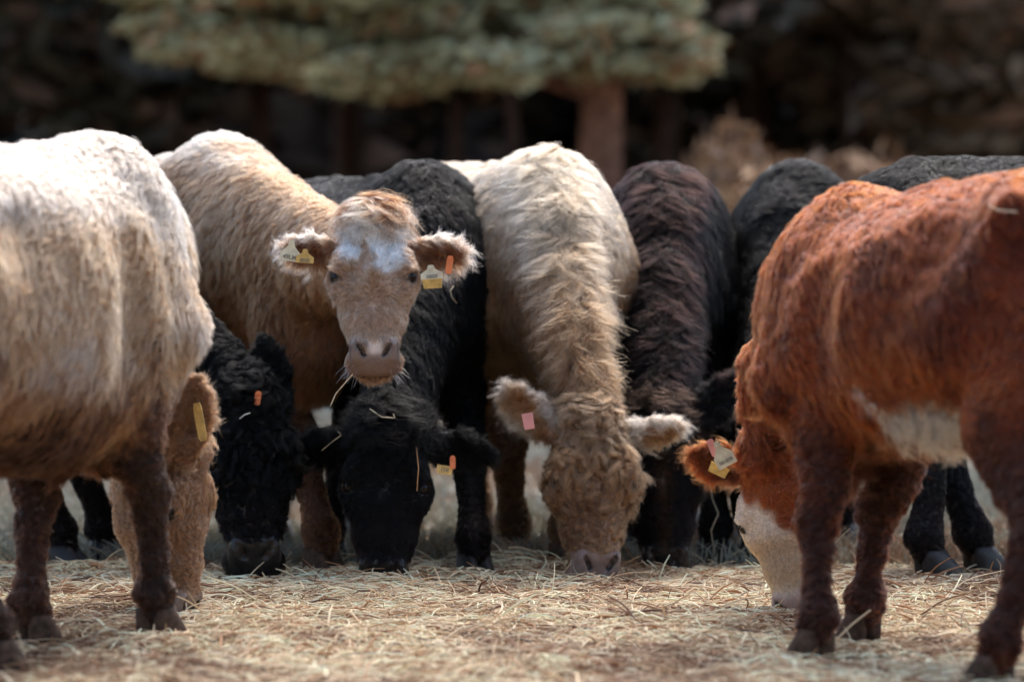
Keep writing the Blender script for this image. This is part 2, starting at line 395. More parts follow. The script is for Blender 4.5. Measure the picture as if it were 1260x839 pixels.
    c = [lerp(lerp(nb0, mid, t), lerp(mid, p2, t), t) for t in np.linspace(0, 1, 6)]
    nt = cfg.get('neckt', 1.0); tap = np.linspace(1, nt, 6)
    wv = np.array([.20, .165, .135, .112, .10, .09])*s*nw*tap; hv = np.array([.28, .25, .21, .17, .14, .115])*s*nw*tap
    nflow = cfg.get('nflow', 'back')
    ncenter = np.array(c)
    for i in range(5):
        d = nrm(c[i+1]-c[i]); side = np.cross(np.array((0, 0, 1.)), d)*.5+lerp(Y, s_, i/4.0) if i else Y
        fl = -d*.6+np.array((0, 0, -.6)) if nflow == 'back' else d*.5+np.array((0, 0, -.8))
        P.append(Prim(c[i], c[i+1], wv[i], hv[i], wv[i+1], hv[i+1], side, .10, 'neck', fl, ln_, cn, .4, grp='neck'))
    # dewlap
    P.append(Prim(tr(.60, .74), lerp(c[2], c[3], .5)+np.cross(s_, nrm(c[3]-c[2]))*0-np.array((0, 0, 1.))*.0, .04*s, .10*s, .04*s, .06*s, Y, .1, 'neck', (0, 0, -1), ln_, cn, .3))
    hk = dict(reg='head', flow=a_, ln=L.get('head', .018), curl=ch_, lift=.3)
    def hp(t0, o0, t1, o1, w0, h0, w1, h1, k=.03, u0=0, u1=0, **kk):
        q = dict(hk); q.update(kk); P.append(Prim(H(t0, o0, u0), H(t1, o1, u1), w0*hs, h0*hs, w1*hs, h1*hs, s_, k*hs, **q))
    fw = cfg.get('fw', 1.0)
    hp(.035, -.045, .14, -.04, .080*fw, .075, .100*fw, .092, grp='skull')
    hp(.14, -.04, .22, -.035, .100*fw, .092, .102*fw, .088, grp='skull')
    hp(.22, -.035, .31, -.018, .099*fw, .085, .084*fw, .066, grp='skull')
    hp(.31, -.018, .385, -.008, .084*fw, .066, .064*fw, .052, grp='skull')
    hp(.385, -.008, .44, -.020, .064*fw, .051, .068*fw, .038, .02, grp='skull')
    hp(.13, -.11, .22, -.105, .075*fw, .06, .070*fw, .055)              # cheeks
    hp(.22, -.10, .40, -.060, .055*fw, .045, .044*fw, .035)             # lower jaw
    hp(.40, -.062, .468, -.052, .046*fw, .030, .044*fw, .022, .012)     # chin
    hp(.435, -.012, .456, -.020, .062*fw, .030, .052*fw, .022, .02)     # muzzle pad
    for sg in (-1, 1):
        hp(.135, .014, .172, .020, .030, .028, .024, .024, .035, sg*.072*fw, sg*.093*fw)   # brow
        hp(.195, -.012, .215, -.010, .026, .03, .022, .022, .03, sg*.096*fw, sg*.092*fw)   # orbit
        hp(.225, .005, .245, .0, .02, .02, .02, .02, .03, sg*.078*fw, sg*.074*fw)        # below the eye
        hp(.43, -.026, .456, -.034, .024, .026, .02, .018, .02, sg*.048*fw, sg*.050*fw)   # lips
        hp(.395, .028, .425, .016, .022, .020, .020, .018, .02, sg*.040*fw, sg*.042*fw)   # nostril wings
    if cfg.get('poll_bump', 1): hp(.0, -.03, .03, .0, .065, .05, .06, .05, .05)
    for sg in (-1, 1):
        P.append(Prim(H(.398, .050, sg*.042*fw), H(.426, .028, sg*.026*fw), .0055*hs, .017*hs, .006*hs, .016*hs, s_, .004*hs, 'head', op=-1))
        P.append(Prim(H(.19, .024, sg*.104*fw), H(.192, .024, sg*.108*fw), .016*hs, .012*hs, .016*hs, .012*hs, a_, .010*hs, 'head', op=-1, cap=.9))
    P.append(Prim(H(.464, -.040, -.055*fw), H(.470, -.040, .055*fw), .004*hs, .020*hs, .004*hs, .018*hs, n_, .005*hs, 'head', op=-1))
    # ears
    ears = []
    for sg, key in ((1, 'ear_r'), (-1, 'ear_l')):
        base = H(cfg.get('eart', .055), cfg.get('earo', -.045) if key == 'ear_l' else -.045, sg*.085*fw); ed = cfg.get(key)
        el = cfg.get('earlen', .20)*hs
        e = nrm(dL(ed[0])) if ed else nrm(s_*sg+a_*.12-n_*.12)
        fr = nrm(dL(ed[1])) if ed else nrm(n_*.9+a_*.35)
        fr = nrm(fr-e*np.dot(fr, e)); wvct = np.cross(fr, e)
        ek = dict(reg='ear', flow=e, ln=L.get('ear', .03), curl=.1, lift=.35)
        pts = [(0, .028, .026), (.22, .036, .022), (.48, .050, .015), (.75, .040, .012), (.97, .014, .009)]
        for (p0, p1) in zip(pts[:-1], pts[1:]):
            P.append(Prim(base+e*el*p0[0], base+e*el*p1[0], p0[1]*hs, p0[2]*hs, p1[1]*hs, p1[2]*hs, wvct, .012, **ek))
        P.append(Prim(base+e*el*.28+fr*.022*hs, base+e*el*.78+fr*.020*hs, .020*hs, .019*hs, .026*hs, .014*hs, wvct, .01, 'ear', op=-1))
        ears.append((base, e, fr, wvct, el))
    h = cfg.get('res', .012)
    V, Q = build_sdf(P, h)
    N = vnormals(V, Q)
    # weights
    pp = [p for p in P if p.op > 0]
    Dm = np.stack([p.dist(V[:, 0], V[:, 1], V[:, 2]) for p in pp], 1)
    Wt = np.exp(-np.clip(Dm, -.1, 1)/.018); Wt /= Wt.sum(1, keepdims=True)
    def attr(f): return Wt@np.array([f(p) for p in pp], float)
    flow = attr(lambda p: p.flow); ln = attr(lambda p: p.ln); cu = attr(lambda p: p.curl); li = attr(lambda p: p.lift)
    reg = {r: Wt@np.array([p.reg == r for p in pp], float) for r in ('trunk', 'neck', 'head', 'ear', 'leg')}
    # surface relief
    bump = .034*(fbm(V, 4.2, cfg['seed'])-.5)*(1-reg['head'])*(1-reg['ear'])*(1-.7*reg['leg'])
    bump += cfg.get('wrinkle', .006)*(fbm(V*np.array((1, 1, 1.8)), 22, cfg['seed']+9)-.5)*(1-reg['ear'])*(1-.8*reg['head'])
    bump += cfg.get('mud', .004)*(noise(V*np.array((1, 1, 2.4)), 34, 5)+.6*noise(V*np.array((1, 1, 2.0)), 70, 6)-.8)*reg['leg']*sstep(.62, .5, V[:, 2]/s)
    V = V+N*bump[:, None]; N = vnormals(V, Q)
    hc = V-pol; HT = hc@a_/hs; HO = hc@n_/hs; HU = hc@s_/hs
    HN = N@n_
    # head whorl flow
    wt = cfg.get('whorl', .20); front = sstep(-.02, .03, HO)*reg['head']
    rad = nrm(np.stack([HT-wt, HU*1.2], 1)); fwh = rad[:, :1]*a_+rad[:, 1:]*s_
    flow = lerp(flow, fwh, (front*.9)[:, None])
    # sides of the head: back towards the cheek
    sidew = reg['head']*(1-sstep(-.02, .03, HO)); flow = lerp(flow, a_*.4-n_*.8, (sidew*.7)[:, None])
    fl = cfg.get('forelock', .05)
    fkt = cfg.get('fkt', .11); fk = reg['head']*sstep(fkt, 0, HT)*sstep(-.09, -.02, HO)
    fk2 = np.clip(fk+reg['head']*sstep(min(.10, fkt), .0, HT)*.6, 0, 1)
    flow = lerp(flow, a_*.75+s_*np.clip(HU*22, -1.3, 1.3)[:, None]+n_*.3, fk2[:, None])
    ln = lerp(ln, fl, fk2); cu = lerp(cu, cfg.get('fcurl', .25), fk2)
    if cfg.get('facecurl'):
        z = reg['head']*sstep(.30, .22, HT)*sstep(-.08, -.03, HO); ln = lerp(ln, .055, z); cu = lerp(cu, .46, z); li = lerp(li, .5, z)
        z2 = reg['head']*sstep(.22, .3, HT)*sstep(.42, .36, HT); ln = lerp(ln, .024, z2); cu = lerp(cu, .35, z2)
    # crest of the neck
    if cfg.get('mane'):
        # distance from the neck's upper ridge
        dmin = np.full(len(V), 9.); crest = np.zeros((len(V), 3)); tang = np.zeros((len(V), 3))
        for i in range(5):
            d = nrm(c[i+1]-c[i]); up = np.array((0, 0, 1.)) - d*d[2]
            up = up if np.linalg.norm(up) > .2 else n_
            up = nrm(up)
            if up@np.array((0, 0, 1.)) < 0: up = -up
            a0 = c[i]+up*hv[i]; a1 = c[i+1]+up*hv[i+1]; ab = a1-a0; t = np.clip(((V-a0)@ab)/(ab@ab), 0, 1); q = a0+t[:, None]*ab
            dd = np.linalg.norm(V-q, axis=1); m = dd < dmin; dmin[m] = dd[m]; tang[m] = d; crest[m] = q[m]
        z = sstep(.115, .035, dmin)*np.clip(reg['neck']+reg['trunk']*.8, 0, 1)
        out = nrm(V-crest+1e-6)
        ln = lerp(ln, cfg['mane'], z); cu = lerp(cu, .11, z); li = lerp(li, .42, z)
        flow = lerp(flow, tang*1.0+(out*np.array((1, 1, .2)))*.28+np.array((0, 0, -.35)), z[:, None])
        reg['crest'] = z
    else: reg['crest'] = np.zeros(len(V))
    # belly hair
    bel = reg['trunk']*sstep(-.2, -.8, N[:, 2]); ln = ln*(1+cfg.get('belly', .7)*bel); cu = cu+.12*bel*(cfg.get('belly', .7) > 1)
    edge = np.zeros(len(V)); 
    for (base, e, fr, wv_, el) in ears:
        q = V-base; ee = np.clip(q@e/el, 0, 1.1); ww = q@wv_; ff = q@fr
        sel = reg['ear']
        ed_ = sel*np.clip(sstep(.022, .045, np.abs(ww)/hs)+sstep(.75, 1.0, ee), 0, 1)*((np.linalg.norm(q, axis=1) < el*1.2))
        edge = np.maximum(edge, ed_); flow = np.where((ed_ > .05)[:, None], e*.8+wv_*np.sign(ww)[:, None]*.8+np.array((0, 0, -.3)), flow)
    ln = lerp(ln, L.get('ear', .03)*1.5, edge)
    reg['edge'] = edge
    # colours
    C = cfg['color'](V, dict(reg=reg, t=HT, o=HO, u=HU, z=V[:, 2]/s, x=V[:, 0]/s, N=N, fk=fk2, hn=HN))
    pad = reg['head']*sstep(.378, .392, HT+np.abs(HU)*.25)*sstep(-.040, -.030, HO)*sstep(.075, .064, np.abs(HU)/fw)
    nose = cfg.get('nose', (.30, .20, .16))
    eyew = np.zeros(len(V))
    for sg in (-1, 1):
        dd = np.sqrt((HT-.19)**2+((np.abs(HU)-.095*fw)*.8)**2+((HO-.016)*1.0)**2)
        eyew = np.maximum(eyew, sstep(.027*cfg.get('eyem', 1), .018*cfg.get('eyem', 1), dd)*reg['head'])
    nost = np.zeros(len(V))
    for sg in (-1, 1):
        A0 = H(.398, .044, sg*.042*fw); A1 = H(.426, .024, sg*.026*fw); ab = A1-A0; tq = np.clip((V-A0)@ab/(ab@ab), 0, 1); nost = np.maximum(nost, sstep(.0095*hs, .0065*hs, np.linalg.norm(V-A0-tq[:, None]*ab, axis=1)))
    mouth = reg['head']*sstep(.425, .445, HT)*sstep(.0075, .004, np.abs(HO+.041))
    ncol = vcol(nose)[None]*(.75+.5*fbm(V, 45, 61))[:, None]
    if cfg.get('nose2'): ncol = lerp(ncol, vcol(cfg['nose2']), (sstep(.030, .012, np.abs(HU)+.02*(noise(V, 60, 62)-.5))*sstep(.432, .415, HT)*.9)[:, None]); ncol = lerp(ncol, vcol((.15, .085, .06)), (sstep(.428, .455, HT)*.75)[:, None])
    SK = lerp(C*.85, ncol, pad[:, None]); SK = lerp(SK, vcol((.03, .02, .015)), (np.clip(sstep(.25, .9, eyew)*.8+mouth*.92+nost, 0, 1))[:, None])
    V32 = V
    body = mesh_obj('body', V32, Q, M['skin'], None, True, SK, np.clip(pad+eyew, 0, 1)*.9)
    rootE = empty(cfg['name'], tuple(root), th)
    body.parent = rootE
    tag(rootE, cfg['label'], cfg['cat'], cfg.get('group', 'cattle of the herd eating straw'))
    mask = 1-np.clip(pad*1.2+eyew*1.3+mouth*.7, 0, 1)
    mask *= 1-.85*sstep(.080, .062, V[:, 2]/s)
    A = dict(flow=flow, len=ln, curl=cu, lift=li, col=C, mask=mask, dens=1+1.2*np.clip(reg['head']+reg['ear']+reg['leg']*.8, 0, 1)*(.025/np.maximum(ln, .01)).clip(.6, 1.2)*1.0,
             wid=1-.35*np.clip(reg['head']+reg['ear'], 0, 1)+.25*reg['crest'])
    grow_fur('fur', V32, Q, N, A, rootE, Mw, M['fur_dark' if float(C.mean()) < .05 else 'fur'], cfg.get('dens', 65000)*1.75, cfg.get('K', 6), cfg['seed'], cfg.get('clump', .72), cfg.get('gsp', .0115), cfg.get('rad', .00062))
    for (hx, hy) in hooves:
        claws(rootE, hx, hy, 1, s, M['hoof_dark' if float(C.mean()) < .05 else 'hoof']); FEET.append((R3@np.array((hx+.01, hy, 0))+root)[:2])
    # eyes
    for sg in (-1, 1):
        ctr = H(.19, .013, sg*.096*fw); vs = []; fs = []; m, r_ = 16, 12; er = .0200*hs
        for i in range(r_+1):
            ph = math.pi*i/r_
            for j in range(m):
                t_ = 2*math.pi*j/m; vs.append(ctr+er*np.array((math.sin(ph)*math.cos(t_), math.sin(ph)*math.sin(t_), math.cos(ph))))
        for i in range(r_):
            for j in range(m): fs.append((i*m+j, i*m+(j+1) % m, (i+1)*m+(j+1) % m, (i+1)*m+j))
        mesh_obj('eye', vs, fs, M['eye'], rootE)
    if cfg.get('whisk'):
        r = np.random.default_rng(5); n = 70; K = 5; u = r.choice([-1, 1], n); Pw = np.zeros((n, K, 3))
        st0 = np.array([H(.425+.045*r.random(), -.01-.05*r.random(), q*(.035+.03*r.random())) for q in u])
        dr = nrm(s_[None]*(u*r.uniform(.2, 1.1, n))[:, None]+a_[None]*r.uniform(.1, .9, n)[:, None]+n_[None]*r.uniform(.0, .8, n)[:, None]); lw_ = r.uniform(.02, .06, n)
        for k in range(K):
            t = k/(K-1); Pw[:, k] = st0+dr*(lw_*t)[:, None]-np.array((0, 0, 1.))*(lw_*.25*t*t)[:, None]
        curves_obj('whiskers', Pw, np.full((n, K), .00045)*np.linspace(1, .4, K)[None], M['fur'], rootE, np.tile(vcol((.7, .6, .5)), (n, 1)))
    # ear tags
    for tg in cfg.get('tags', []):
        make_tag(rootE, toL, dL, ears[1 if tg['ear'] == 'l' else 0], tg)
    return rootE

TAG_SHAPES = {
    'flag': [(-.12, 1), (.12, 1), (.2, .55), (.5, .15), (.5, -.5), (-.5, -.5), (-.5, .15), (-.2, .55)],
    'button': [(-.35, 1), (.35, 1), (.5, .7), (.5, -.8), (.3, -1), (-.3, -1), (-.5, -.8), (-.5, .7)],
    'plate': [(-.5, .5), (.5, .5), (.46, -.5), (-.44, -.5)]}
def make_tag(root, toL, dL, ear, tg):
    base, e, fr, wv, el = ear
    D = tg['D']; ctr = W(tg['px'], tg['py'], D); m = D/F_PX
    n = nrm(np.array(tg.get('n', (0, -1, .1)))); rot = math.radians(tg.get('rot', 0))
    x = nrm(np.cross((0, 0, 1), -n)); x = -x if x[0] < 0 else x; y = nrm(np.cross(n, x)); y = y if y[2] > 0 else -y
    X = x*math.cos(rot)+y*math.sin(rot); Yv = -x*math.sin(rot)+y*math.cos(rot)
    ww, hh = tg['w']*m, tg['h']*m
    pts = [toL(ctr+X*a*ww+Yv*b*hh*(.66 if tg['shape'] != 'plate' else 1)) for (a, b) in TAG_SHAPES[tg['shape']]]
    nl = dL(n); k = len(pts); V = [p+nl*.0012 for p in pts]+[p-nl*.0012 for p in pts]
    fs = [tuple(range(k))[::-1], tuple(range(k, 2*k))]+[(i, (i+1) % k, k+(i+1) % k, k+i) for i in range(k)]
    o = mesh_obj('ear_tag', V, fs, M[tg['mat']], root, smooth=False)
    # stud that pins the tag to the ear
    if tg['shape'] == 'flag' or tg['shape'] == 'button':
        q = toL(ctr+Yv*hh*.52); u1 = nrm(dL(X)); u2 = nrm(dL(Yv)); vs = []; fs = []; mm = 10; rr = .006
        for dz in (.001, .005):
            for i in range(mm):
                a = 6.283*i/mm; vs.append(q+nl*dz+(u1*math.cos(a)+u2*math.sin(a))*rr)
        fs = [(i, (i+1) % mm, mm+(i+1) % mm, mm+i) for i in range(mm)]+[tuple(range(mm, 2*mm))]
        mesh_obj('stud', vs, fs, M[tg['mat']], o, smooth=False)
    if tg.get('text'):
        fc = bpy.data.curves.new('tag_number', 'FONT'); fc.body = tg['text']; fc.size = tg.get('ts', .018); fc.align_x = 'CENTER'; fc.align_y = 'CENTER'
        fc.extrude = .0003; fc.offset = .0004
        tmp = bpy.data.objects.new('tag_number', fc); me_ = bpy.data.meshes.new_from_object(tmp); bpy.data.objects.remove(tmp)
        me_.materials.clear(); me_.materials.append(M['ink']); fo = bpy.data.objects.new('tag_number', me_); col.objects.link(fo); fo.parent = o
        zz = nl; xx = nrm(dL(X)); yy = np.cross(zz, xx)
        pc = toL(ctr-Yv*hh*(.14 if tg['shape'] == 'flag' else .0))+nl*.002
        mt = Matrix(((xx[0], yy[0], zz[0], pc[0]), (xx[1], yy[1], zz[1], pc[1]), (xx[2], yy[2], zz[2], pc[2]), (0, 0, 0, 1)))
        fo.matrix_local = mt

# ---- coat colours (functions of the animal's own surface)
def mixc(C, c, w_): return lerp(C, vcol(c)[None], np.clip(w_, 0, 1)[:, None])
def col_A(V, d):
    r = d['reg']; n = fbm(V, 5, 3); C = np.tile(vcol((.62, .51, .42)), (len(V), 1))
    C = mixc(C, (.50, .30, .165), sstep(.40, .58, fbm(V, 3.4, 31))*.7*sstep(1.12, 1.0, d['z']))
    C = mixc(C, (.36, .22, .13), sstep(.45, .7, n)*.6*sstep(1.2, .85, d['z']))
    C = mixc(C, (.30, .17, .10), sstep(.74, .56, d['z']+(n-.5)*.3)); C = mixc(C, (.10, .052, .032), sstep(.66, .54, d['z']+(fbm(V, 6, 14)-.5)*.4)*.9)
    C = mixc(C, (.055, .031, .021), sstep(.60, .42, d['z']+(n-.5)*.2)*(1-r['head']))
    C = mixc(C, (.09, .045, .028), sstep(.70, .62, d['z']+(fbm(V, 7, 8)-.5)*.4)*sstep(.45, .58, noise(V, 5, 17))*.85)
    hd = np.clip(r['head']+r['ear']+r['neck']*sstep(.85, .7, d['z']), 0, 1)
    C = mixc(C, (.25, .155, .10), hd)
    C = mixc(C, (.42, .33, .25), r['head']*sstep(.39, .43, d['t']))
    return C
def hd_(r): return np.clip(r['head']+r['ear'], 0, 1)
def col_B(V, d):
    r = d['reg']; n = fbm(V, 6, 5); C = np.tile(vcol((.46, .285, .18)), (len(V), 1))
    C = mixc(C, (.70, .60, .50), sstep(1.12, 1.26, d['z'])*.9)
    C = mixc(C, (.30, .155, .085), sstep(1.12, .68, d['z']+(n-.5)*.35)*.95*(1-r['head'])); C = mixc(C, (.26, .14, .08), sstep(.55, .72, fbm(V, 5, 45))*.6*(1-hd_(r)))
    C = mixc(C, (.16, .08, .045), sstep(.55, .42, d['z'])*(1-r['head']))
    hd = r['head']
    C = mixc(C, (.50, .345, .25), hd)
    C = mixc(C, (.21, .115, .07), hd*sstep(.08, .4, d['fk'])); C = mixc(C, (.74, .60, .48), hd*d['fk']*sstep(.5, .62, noise(V*np.array((1, 1, .35)), 55, 47)))
    # white star: broad band over the brow, broken up
    st = sstep(.105, .08, np.abs(d['u'])+.05*(noise(V, 30, 2)-.5))*sstep(.03, .055, d['t']+.05*(noise(V, 24, 4)-.5)+.25*np.abs(d['u']))*sstep(.20, .15, d['t']+.5*np.abs(np.abs(d['u'])-.02)+.09*(fbm(V, 26, 7)-.5))*sstep(.36, .48, fbm(V, 24, 6)+.05)
    C = mixc(C, (.34, .205, .135), hd*sstep(.5, .75, fbm(V, 14, 44))*.7); C = mixc(C, (.30, .18, .12), hd*sstep(.05, .02, np.abs(np.sqrt((d['t']-.2)**2+(np.abs(d['u'])-.10)**2)))*.5)
    C = mixc(C, (1.08, 1.06, 1.02), hd*st*sstep(-.02, .02, d['o']))
    C = mixc(C, (.52, .37, .27), hd*sstep(.30, .38, d['t'])*sstep(.06, .03, np.abs(d['u']))); C = mixc(C, (.34, .21, .14), hd*sstep(.40, .44, d['t']))
    C = mixc(C, (.36, .2, .11), hd*sstep(.02, .0, np.abs(d['u']))*sstep(.18, .2, d['t'])*sstep(.25, .23, d['t'])*.6)
    C = mixc(C, (.22, .11, .06), r['ear']); C = mixc(C, (.66, .55, .46), r['edge']*.85)
    return C
def col_black(c1, c2, brown=.0, bc=(.06, .035, .02)):
    def f(V, d):
        r = d['reg']; n = fbm(V, 5, 4); C = np.tile(vcol(c1), (len(V), 1)); C = mixc(C, c2, sstep(.4, .7, n))
        C = mixc(C, bc, brown*sstep(.45, .7, fbm(V, 7, 12)))
        C = mixc(C, (.035, .022, .016), sstep(.35, .15, d['z'])*.5)
        return C
    return f
def col_E(V, d):
    r = d['reg']; n = fbm(V, 6, 5); C = np.tile(vcol((.58, .43, .31)), (len(V), 1))
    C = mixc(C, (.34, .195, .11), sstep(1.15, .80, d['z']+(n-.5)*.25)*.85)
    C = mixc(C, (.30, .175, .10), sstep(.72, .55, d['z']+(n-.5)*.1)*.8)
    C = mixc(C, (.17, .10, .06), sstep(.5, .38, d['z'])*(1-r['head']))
    C = mixc(C, (.36, .225, .14), r['head']); C = mixc(C, (.31, .195, .125), r['head']*sstep(.12, .25, d['t'])*(1-sstep(.34, .4, d['t'])))
    C = mixc(C, (.40, .27, .18), r['head']*sstep(.15, .05, d['t']))
    C = mixc(C, (.38, .26, .19), r['head']*sstep(.39, .44, d['t']))
    C = mixc(C, (.34, .2, .115), r['ear']); C = mixc(C, (.66, .58, .5), r['edge']*.8)
    return C
def col_F(V, d):
    r = d['reg']; n = fbm(V, 5, 4); C = np.tile(vcol((.020, .013, .010)), (len(V), 1)); C = mixc(C, (.012, .008, .006), sstep(.45, .65, n))
    C = mixc(C, (.022, .0145, .011), r['crest']); C = mixc(C, (.05, .036, .03), d['fk'])
    C = mixc(C, (.10, .06, .035), r['head']*sstep(.03, .0, np.abs(d['u']))*sstep(.06, .12, d['t'])*.8)
    return C
def col_I(V, d):
    r = d['reg']; n = fbm(V, 5, 4); C = np.tile(vcol((.25, .082, .036)), (len(V), 1))
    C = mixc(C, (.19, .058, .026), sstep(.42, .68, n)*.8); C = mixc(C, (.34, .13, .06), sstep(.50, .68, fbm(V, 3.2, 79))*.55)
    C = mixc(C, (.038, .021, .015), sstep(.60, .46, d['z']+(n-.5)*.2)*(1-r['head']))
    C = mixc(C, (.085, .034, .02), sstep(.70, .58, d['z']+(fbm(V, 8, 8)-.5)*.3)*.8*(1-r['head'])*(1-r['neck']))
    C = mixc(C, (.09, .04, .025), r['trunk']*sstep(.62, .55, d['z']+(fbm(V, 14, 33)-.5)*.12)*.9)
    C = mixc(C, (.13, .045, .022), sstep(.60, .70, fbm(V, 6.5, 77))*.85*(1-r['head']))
    C = mixc(C, (.95, .88, .80), sstep(.19, .18, np.abs(d['x']+.06)*.9+.20*(noise(V, 12, 71)-.5))*sstep(.725, .71, d['z']+(fbm(V, 12, 21)-.5)*.14)*r['trunk']*sstep(.58, .60, d['z']+.12*(noise(V, 22, 5)-.5)))
    C = mixc(C, (.13, .075, .05), r['trunk']*sstep(.35, .26, np.abs(d['x']+.02))*sstep(.60, .55, d['z']+(fbm(V, 14, 33)-.5)*.16)*.9)
    C = mixc(C, (.30, .10, .04), r['head']); C = mixc(C, (.20, .075, .035), r['ear'])
    face = r['head']*sstep(-.09, -.05, d['o']+.1*(noise(V, 12, 9)-.5))*sstep(-.015, .015, d['t']-.15-1.0*(d['u']+.03)+.05*(noise(V, 30, 83)-.5))
    C = mixc(C, (.76, .62, .51), face); C = mixc(C, (.5, .33, .2), face*sstep(.2, .26, d['t'])*sstep(.4, .36, d['t'])*.7)
    C = mixc(C, (.74, .62, .53), r['head']*sstep(.38, .42, d['t']))
    return C

def pxdir(p0, p1, dD=0.0, D=10.6):
    v = W(p1[0], p1[1], D)-W(p0[0], p0[1], D); v[1] += dD; return v

COWS = {}; FEET = []
# B: pale tan, lifts its head and looks into the lens
COWS['B'] = dict(name='cow', cat='cow', seed=21, s=1.02, zt=.965, res=.0075, label='tan cow with raised head and white star on its brow, facing the viewer',
    blobs=[(W(372, 425, 11.25), .15)], wither=(-.90, 11.72), head_dir=(.50, -.86), wide=1.0, deep=.10, brk=.08, pitch=0.02,
    eart=.105, neckend=(.12, -.12), neckt=.85, fkt=.075, poll=W(459, 265, 10.62), axis=(.015, -.22, -1), nrm=(.03, -1, 0), neckmid=W(365, 320, 11.25), neckw=1.08, hs=.935, fw=1.12,
    feet=dict(fl=(395, 11.15), fr=(300, 11.25)), ear_l=(pxdir((405, 305), (322, 300), .04), (.1, -1, -.25)), ear_r=(pxdir((515, 310), (597, 312), .04), (-.1, -1, -.25)),
    len=dict(trunk=.031, neck=.031, head=.019, ear=.030, leg=.017), forelock=.062, fcurl=.14, whorl=.285, color=col_B, dens=80000, nose=(.20, .145, .12), nose2=(.70, .62, .58), earlen=.185, eyem=1.15, whisk=1,
    tags=[dict(ear='l', px=357, py=313, w=24, h=26, D=10.59, rot=-8, shape='flag', mat='tag_pale', text='49LM', ts=.017, n=(-.1, -1, .1)),
          dict(ear='l', px=375, py=318, w=22, h=17, D=10.585, rot=-4, shape='flag', mat='tag_yellow', text='0025', ts=.013, n=(.1, -1, -.1)),
          dict(ear='r', px=531, py=338, w=27, h=18, D=10.57, rot=6, shape='flag', mat='tag_pale', text='10025', ts=.013, n=(0, -1, .2)),
          dict(ear='r', px=532, py=349, w=25, h=12, D=10.56, rot=4, shape='plate', mat='tag_yellow', n=(0, -1, -.3)),
          dict(ear='r', px=553, py=326, w=8, h=17, D=10.55, rot=-8, shape='button', mat='tag_orange', n=(0, -1, 0))])
COWS['D'] = dict(name='cow', cat='cow', nflow='fwd', seed=41, s=.935, res=.011, label='black cow eating with lowered head just under the tan cow that looks up',
    wither=(-.29, 11.62), head_dir=(.37, -.93), pitch=.03, wide=1.12, deep=.08, poll=W(478, 512, 10.8), axis=(-.03, -.15, -1), nrm=(-.05, -1, 0), neckw=1.05,
    feet=dict(fl=(583, 11.0), fr=(405, 11.5)), ear_r=(pxdir((520, 545), (592, 562), .02), (0, -1, -.5)), ear_l=(pxdir((440, 545), (380, 560), .05), (0, -1, -.5)),
    len=dict(trunk=.03, neck=.035, head=.018, ear=.035, leg=.014), forelock=.085, fcurl=.2, color=col_black((.008, .006, .005), (.005, .0045, .0045), .35, (.03, .02, .015)), nose=(.012, .01, .01), curl=(.05, .07, .12), rad=.0007, hs=1.06,
    tags=[dict(ear='r', px=547, py=578, w=20, h=11, D=10.72, rot=-9, shape='plate', mat='tag_yellow', text='118', ts=.016), dict(ear='r', px=557, py=569, w=7, h=12, D=10.715, rot=0, shape='button', mat='tag_orange')])
COWS['C'] = dict(name='cow', cat='cow', seed=31, s=.96, res=.012, label='black curly headed cow eating straw at the left, below the tan one',
    wither=(-1.50, 11.22), head_dir=(.93, -.36), poll=W(305, 478, 10.8), axis=(.05, -.17, -1), nrm=(.15, -1, 0), neckw=.95, neckmid=W(225, 420, 11.05),
    feet=dict(fl=(128, 11.5), fr=(75, 11.3)), ear_l=(pxdir((262, 520), (225, 500), .05), (0, -1, -.3)), ear_r=(pxdir((342, 520), (326, 458), .03), (.1, -1, 0)),
    len=dict(trunk=.03, neck=.035, head=.02, ear=.02, leg=.014), forelock=.06, fcurl=.45, facecurl=1, color=col_black((.0075, .006, .005), (.0045, .004, .004), .2, (.03, .02, .015)), nose=(.012, .01, .01), rad=.0007, hs=1.12,
    tags=[dict(ear='r', px=317, py=490, w=8, h=13, D=10.72, rot=-10, shape='button', mat='tag_orange')])
COWS['E'] = dict(name='cow', cat='cow', nflow='fwd', seed=51, s=.98, res=.009, label='cream and brown curly coated cow eating straw at the centre right',
    wither=(.075, 11.62), head_dir=(.34, -.94), pitch=.02, wide=1.2, deep=.08, neckt=.88, blobs=[(W(722, 375, 11.6), .12)], neckmid=W(697, 385, 11.15), poll=W(727, 508, 10.90), axis=(.03, -.20, -1), nrm=(.28, -.95, 0), neckw=.95,
    feet=dict(fl=(697, 11.35), fr=(632, 11.7)), ear_l=(pxdir((672, 545), (612, 492), .0), (-.1, -1, -.1)), ear_r=(pxdir((790, 528), (860, 521), .06), (0, -.75, -.7)),
    len=dict(trunk=.029, neck=.034, head=.02, ear=.030, leg=.017), forelock=.06, fcurl=.42, facecurl=1, curl=(.07, .09, .2), mane=.095, gsp=.011, color=col_E, nose=(.21, .14, .115), eyem=1.25, dens=75000, K=8, wrinkle=.005, hs=1.05,
    tags=[dict(ear='l', px=650, py=518, w=14, h=20, D=10.74, rot=10, shape='plate', mat='tag_pink')])
